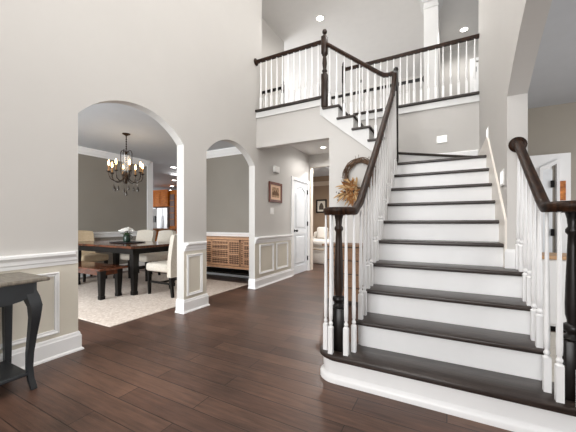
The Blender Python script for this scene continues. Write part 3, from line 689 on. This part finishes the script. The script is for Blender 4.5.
V = thing('flower_pitcher', 'dark green pitcher of white flowers on the dining table', 'vase', (-4.96, 3.27, .787))
mb = MB(); mb.lathe([(.045, .787), (.06, .80), (.065, .85), (.055, .90), (.06, .915), (.05, .915), (.045, .88)], (-4.96, 3.27, 0), 18); obj('pitcher', mb, 'green', V, True)
mb = MB(); mb.tube([(-4.905, 3.29, .90), (-4.87, 3.30, .89), (-4.86, 3.30, .85), (-4.90, 3.29, .82)], .007, 6); obj('handle', mb, 'green', V, True)
mb = MB(); m2 = MB()
for k in range(11):
    a = k*2.4; r = .105*math.sqrt((k+.5)/11); z = 1.035-r*.6
    c = Vector((-4.96+r*math.cos(a), 3.27+r*math.sin(a), z)); mb = MB()
    for i in range(9):
        b = 2*PI*i/6; q = .03 if i < 6 else .012
        mb.ball(c+Vector((q*math.cos(b), q*math.sin(b), .012 if i > 5 else 0)), .022, 1, (1, 1, .75))
    obj('blossom', mb, 'petal', V, True)
    m2.tube([(-4.96+.02*math.cos(a), 3.27+.02*math.sin(a), .88), tuple(c)], .003, 4)
for k in range(14):
    a = random.random()*2*PI; p = Vector((-4.96+.06*math.cos(a), 3.27+.06*math.sin(a), .92)); d = Vector((math.cos(a), math.sin(a), .3))*.07; s_ = Vector((-math.sin(a), math.cos(a), 0))*.018
    m2.poly([p, p+d*.5+s_, p+d, p+d*.5-s_])
m2.lathe([(.02, .87), (.045, .92), (.02, .95)], (-4.96, 3.27, 0), 8); obj('leaves', m2, 'leaf', V)
# chandelier
cx, cy = -4.95, 3.25
H = thing('chandelier', 'dark bronze candle chandelier hanging over the dining table', 'chandelier', (cx, cy, DC))
mb = MB(); mb.lathe([(.065, DC), (.065, DC-.012), (.03, DC-.03), (.012, DC-.04)], (cx, cy, 0), 18); obj('canopy', mb, 'bronze', H, True)
mb = MB(); mb.tube([(cx, cy, DC-.03), (cx, cy, 2.36)], .006, 6)
for k in range(6): mb.lathe([(.006, 2.40+k*.042), (.013, 2.415+k*.042), (.006, 2.43+k*.042)], (cx, cy, 0), 6)
obj('chain', mb, 'bronze', H)
mb = MB()
for k in range(4):
    a = k*PI/2+.5; ca, sa = math.cos(a), math.sin(a)
    mb.tube([(cx+r*ca, cy+r*sa, z) for r, z in ((.01, 2.34), (.05, 2.385), (.085, 2.38), (.10, 2.33), (.098, 2.15), (.10, 2.02), (.07, 1.93), (.01, 1.90))], .006, 5)
mb.lathe([(.008, 2.37), (.022, 2.33), (.012, 2.28), (.012, 2.0), (.035, 1.95), (.04, 1.92), (.02, 1.86), (.012, 1.84), (.022, 1.82), (.006, 1.80)], (cx, cy, 0), 12)
obj('frame', mb, 'bronze', H, True)
mb = MB(); mb.lathe([(.062, 2.02), (.062, 2.30), (.058, 2.30), (.058, 2.02)], (cx, cy, 0), 20); obj('glass_cylinder', mb, 'clear', H, True)
for k in range(8):
    a = k*PI/4+.39; ca, sa = math.cos(a), math.sin(a); R_ = .265
    mb = MB(); mb.tube([(cx+r*ca, cy+r*sa, z) for r, z in ((.02, 1.93), (.06, 1.875), (.11, 1.835), (.17, 1.83), (.24, 1.87), (.265, 1.93), (.265, 1.985))], .0075, 6)
    mb.lathe([(.012, 1.98), (.034, 1.992), (.036, 2.0), (.014, 2.004)], (cx+R_*ca, cy+R_*sa, 0), 10)
    arm = obj('arm', mb, 'bronze', H, True)
    mb = MB(); mb.lathe([(.014, 2.0), (.014, 2.09), (.011, 2.095)], (cx+R_*ca, cy+R_*sa, 0), 10); obj('candle_sleeve', mb, 'candle', arm)
    mb = MB(); mb.lathe([(.008, 2.095), (.015, 2.12), (.016, 2.14), (.010, 2.165), (.003, 2.19)], (cx+R_*ca, cy+R_*sa, 0), 10); obj('bulb', mb, 'bulb', arm, True)
    l = bpy.data.lights.new('candle_glow', 'POINT'); l.energy = .3; l.color = (1, .84, .62); l.shadow_soft_size = .015
    o = bpy.data.objects.new('candle_glow', l); COL.objects.link(o); o.location = (cx+R_*ca, cy+R_*sa, 2.235)
    mb = MB(); zz = 1.66+.015*(k % 3); rx = .19 if k % 2 else .21
    mb.tube([(cx+rx*ca, cy+rx*sa, 1.84), (cx+rx*ca, cy+rx*sa, zz+.08)], .0015, 4); mb.lathe([(.004, zz+.085), (.017, zz+.03), (.013, zz+.008), (.003, zz)], (cx+rx*ca, cy+rx*sa, 0), 8)
    obj('pendant_drop', mb, 'crystal', arm)
mb = MB(); mb.tube([(cx, cy, 1.80), (cx, cy, 1.68)], .0015, 4); mb.lathe([(.003, 1.69), (.018, 1.63), (.013, 1.60), (.002, 1.585)], (cx, cy, 0), 8); obj('pendant_drop', mb, 'crystal', H)
# carved sideboard
B = thing('sideboard', 'long carved wooden sideboard against the dining room back wall', 'sideboard', (-4.0, 4.7, 0))
sx0, sx1 = -4.95, -3.06
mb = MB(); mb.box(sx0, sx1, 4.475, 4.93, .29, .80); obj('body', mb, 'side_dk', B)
mb = MB(); mb.box(sx0-.02, sx1+.02, 4.44, 4.935, .80, .838, .005, 1); obj('top', mb, 'side', B)
mb = MB(); mb.box(sx0, sx1, 4.45, 4.93, .255, .30, .004, 1); obj('plinth', mb, 'side', B)
obj('lower_shelf', MB().box(sx0+.05, sx1-.05, 4.52, 4.90, .13, .16), 'black', B)
for lx in (sx0+.03, sx1-.09):
    for ly in (4.49, 4.86): obj('leg', MB().box(lx, lx+.06, ly, ly+.06, 0, .255), 'black', B)
def carved(x0, x1):
    mb = MB(); z0, z1 = .31, .79; y = 4.462
    mb.box(x0, x1, y, 4.475, z0, z1)
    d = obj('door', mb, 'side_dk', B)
    m2 = MB(); w_ = .026; W_ = x1-x0
    xs = [x0, x0+.22*W_, x0+.70*W_, x1]
    for xx in xs: m2.box(max(x0, xx-w_/2), min(x1, xx+w_/2), y-.012, y, z0, z1)
    for zz in (z0, z1): m2.box(x0, x1, y-.012, y, max(z0, zz-w_), min(z1, zz+w_))
    hz = [[.5], [.3, .62, .82], [.45]]
    for (a, b), hs in zip(zip(xs, xs[1:]), hz):
        lv = [z0]+[z0+(z1-z0)*h_ for h_ in hs]+[z1]
        for zz in lv[1:-1]: m2.box(a, b, y-.012, y, zz-w_/2, zz+w_/2)
        for q, (p0, p1) in enumerate(zip(lv, lv[1:])):
            a_, b_ = a+.014, b-.014; c_, d_ = p0+.014, p1-.014
            nx = max(2, int((b_-a_)/.036)); nz = max(2, int((d_-c_)/.036))
            for i in range(nx):
                for j in range(nz):
                    ux = (b_-a_)/nx; uz = (d_-c_)/nz; mx = a_+(i+.5)*ux; mz = c_+(j+.5)*uz
                    if q % 2: m2.py([(mx-ux*.42, mz), (mx, mz-uz*.42), (mx+ux*.42, mz), (mx, mz+uz*.42)], y-.008, y)
                    else:
                        m2.box(mx-ux*.25, mx+ux*.25, y-.008, y, mz-uz*.25, mz+uz*.25)
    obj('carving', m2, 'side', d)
carved(-4.93, -4.31); carved(-4.28, -3.405); carved(-3.385, -3.08)

# ------------------------------------------------------------------ kitchen beyond the dining room
K = thing('wall_cabinet', 'honey wood kitchen wall cabinet above the fridge', 'cabinet', (-10.4, 8.5, 1.78))
obj('body', MB().box(-11.6, -9.80, 8.2, 8.8, 1.78, 2.38), 'orange', K); mb = MB(); mb.run((-11.6, 8.2, 2.38), (-9.80, 8.2, 2.38), (0, -1, 0), [(0, 0), (.02, 0), (.07, .07), (0, .07)]); obj('cornice', mb, 'orange', K)
for k in range(4):
    a = -11.40+k*.4; dd = obj('door', MB().box(a, a+.38, 8.175, 8.2, 1.82, 2.36), 'orange', K); obj('panel', MB().box(a+.07, a+.31, 8.165, 8.175, 1.89, 2.29, .008, 1), 'orange', dd)
t = thing('fridge', 'pale steel fridge below the honey wood cabinet', 'fridge', (-10.3, 8.5, 0))
obj('body', MB().box(-10.46, -9.84, 8.22, 8.8, 0, 1.74, .01, 1), 'steel', t); obj('door', MB().box(-10.46, -10.14, 8.18, 8.22, .05, 1.73, .01, 1), 'steel', t); obj('door', MB().box(-10.13, -9.84, 8.18, 8.22, .05, 1.73, .01, 1), 'steel', t)
for xx in (-10.18, -10.11): obj('handle', MB().box(xx, xx+.02, 8.14, 8.16, .6, 1.4), mat('handle_steel', '8b8c90', .3, metal=.8), t)
t = thing('range_oven', 'dark and white oven left of the steel fridge', 'oven', (-11.1, 8.5, 0))
obj('body', MB().box(-11.4, -10.48, 8.2, 8.8, 0, 1.70), mat('oven_steel', '6f6a64', .4), t); obj('door', MB().box(-11.1, -10.55, 8.17, 8.2, 1.15, 1.40), 'black', t)
t = thing('tall_cabinet', 'tall honey wood cabinet with dark open shelves right of the fridge', 'cabinet', (-9.4, 8.5, 0))
obj('body', MB().box(-9.79, -8.2, 8.25, 8.8, 0, 2.42), 'orange', t); obj('recess', MB().box(-9.76, -9.50, 8.23, 8.25, 1.0, 2.25), 'orange_dk', t)
for z in (1.25, 1.5, 1.75, 2.0): obj('shelf', MB().box(-9.76, -9.50, 8.2, 8.25, z, z+.025), 'orange', t)
for k in range(2): dd = obj('door', MB().box(-9.46+k*.45, -9.04+k*.45, 8.225, 8.25, .15, 2.3), 'orange', t); obj('panel', MB().box(-9.4+k*.45, -9.10+k*.45, 8.215, 8.225, .25, 2.2, .008, 1), 'orange', dd)
t = thing('kitchen_island', 'honey wood kitchen island seen above the cream chairs', 'island', (-8.1, 6.7, 0))
obj('body', MB().box(-9.3, -7.2, 6.5, 7.2, 0, .88), 'orange', t); obj('worktop', MB().box(-9.36, -7.14, 6.44, 7.26, .88, .92, .008, 1), mat('island_top', '8f5a2c', .7), t)
for k in range(4): obj('panel', MB().box(-9.25+k*.52, -8.80+k*.52, 6.485, 6.5, .12, .8, .008, 1), 'orange', t)

# ------------------------------------------------------------------ sitting room pieces
obj('orange_painting', MB().box(1.26, 1.345, 5.035, 5.0595, 1.41, 1.66), 'art', None, False, label='small orange abstract canvas on the white pilaster in the right room', category='picture')
t = thing('low_cabinet', 'long low white cabinet with pale oak top behind the right railing', 'cabinet', (1.4, 4.2, 0))
obj('body', MB().box(.82, 2.6, 3.97, 4.4, .06, .745), 'white', t); obj('top', MB().box(.79, 2.63, 3.94, 4.42, .745, .78, .006, 1), 'sand', t); obj('plinth', MB().box(.86, 2.56, 4.0, 4.38, 0, .06), 'black', t)
for k in range(3): dd = obj('door', MB().box(.84+k*.585, 1.41+k*.585, 3.952, 3.97, .08, .735, .004, 1), 'white', t); obj('knob', MB().ball((1.36+k*.585, 3.94, .5), .012), 'dkmetal', dd)
obj('rug', MB().box(.62, 3.5, 2.45, 3.93, .0005, .012, .004, 1), 'pale', None, False, label='pale carpet in the right room behind the right newel', category='rug')
# slender lamp upstairs
t = thing('floor_lamp', 'slim pale floor lamp upstairs behind the upper flight spindles', 'lamp', (-1.45, 5.7, F2))
obj('base', MB().lathe([(.09, F2), (.09, F2+.02), (.03, F2+.09), (.012, F2+.1)], (-1.45, 5.7, 0), 12), 'newel', t, True)
obj('pole', MB().lathe([(.010, F2+.1), (.010, F2+.78)], (-1.45, 5.7, 0), 8), 'steel', t); obj('lamp_head', MB().ball((-1.45, 5.7, F2+.80), .03, 2), 'console', t, True)
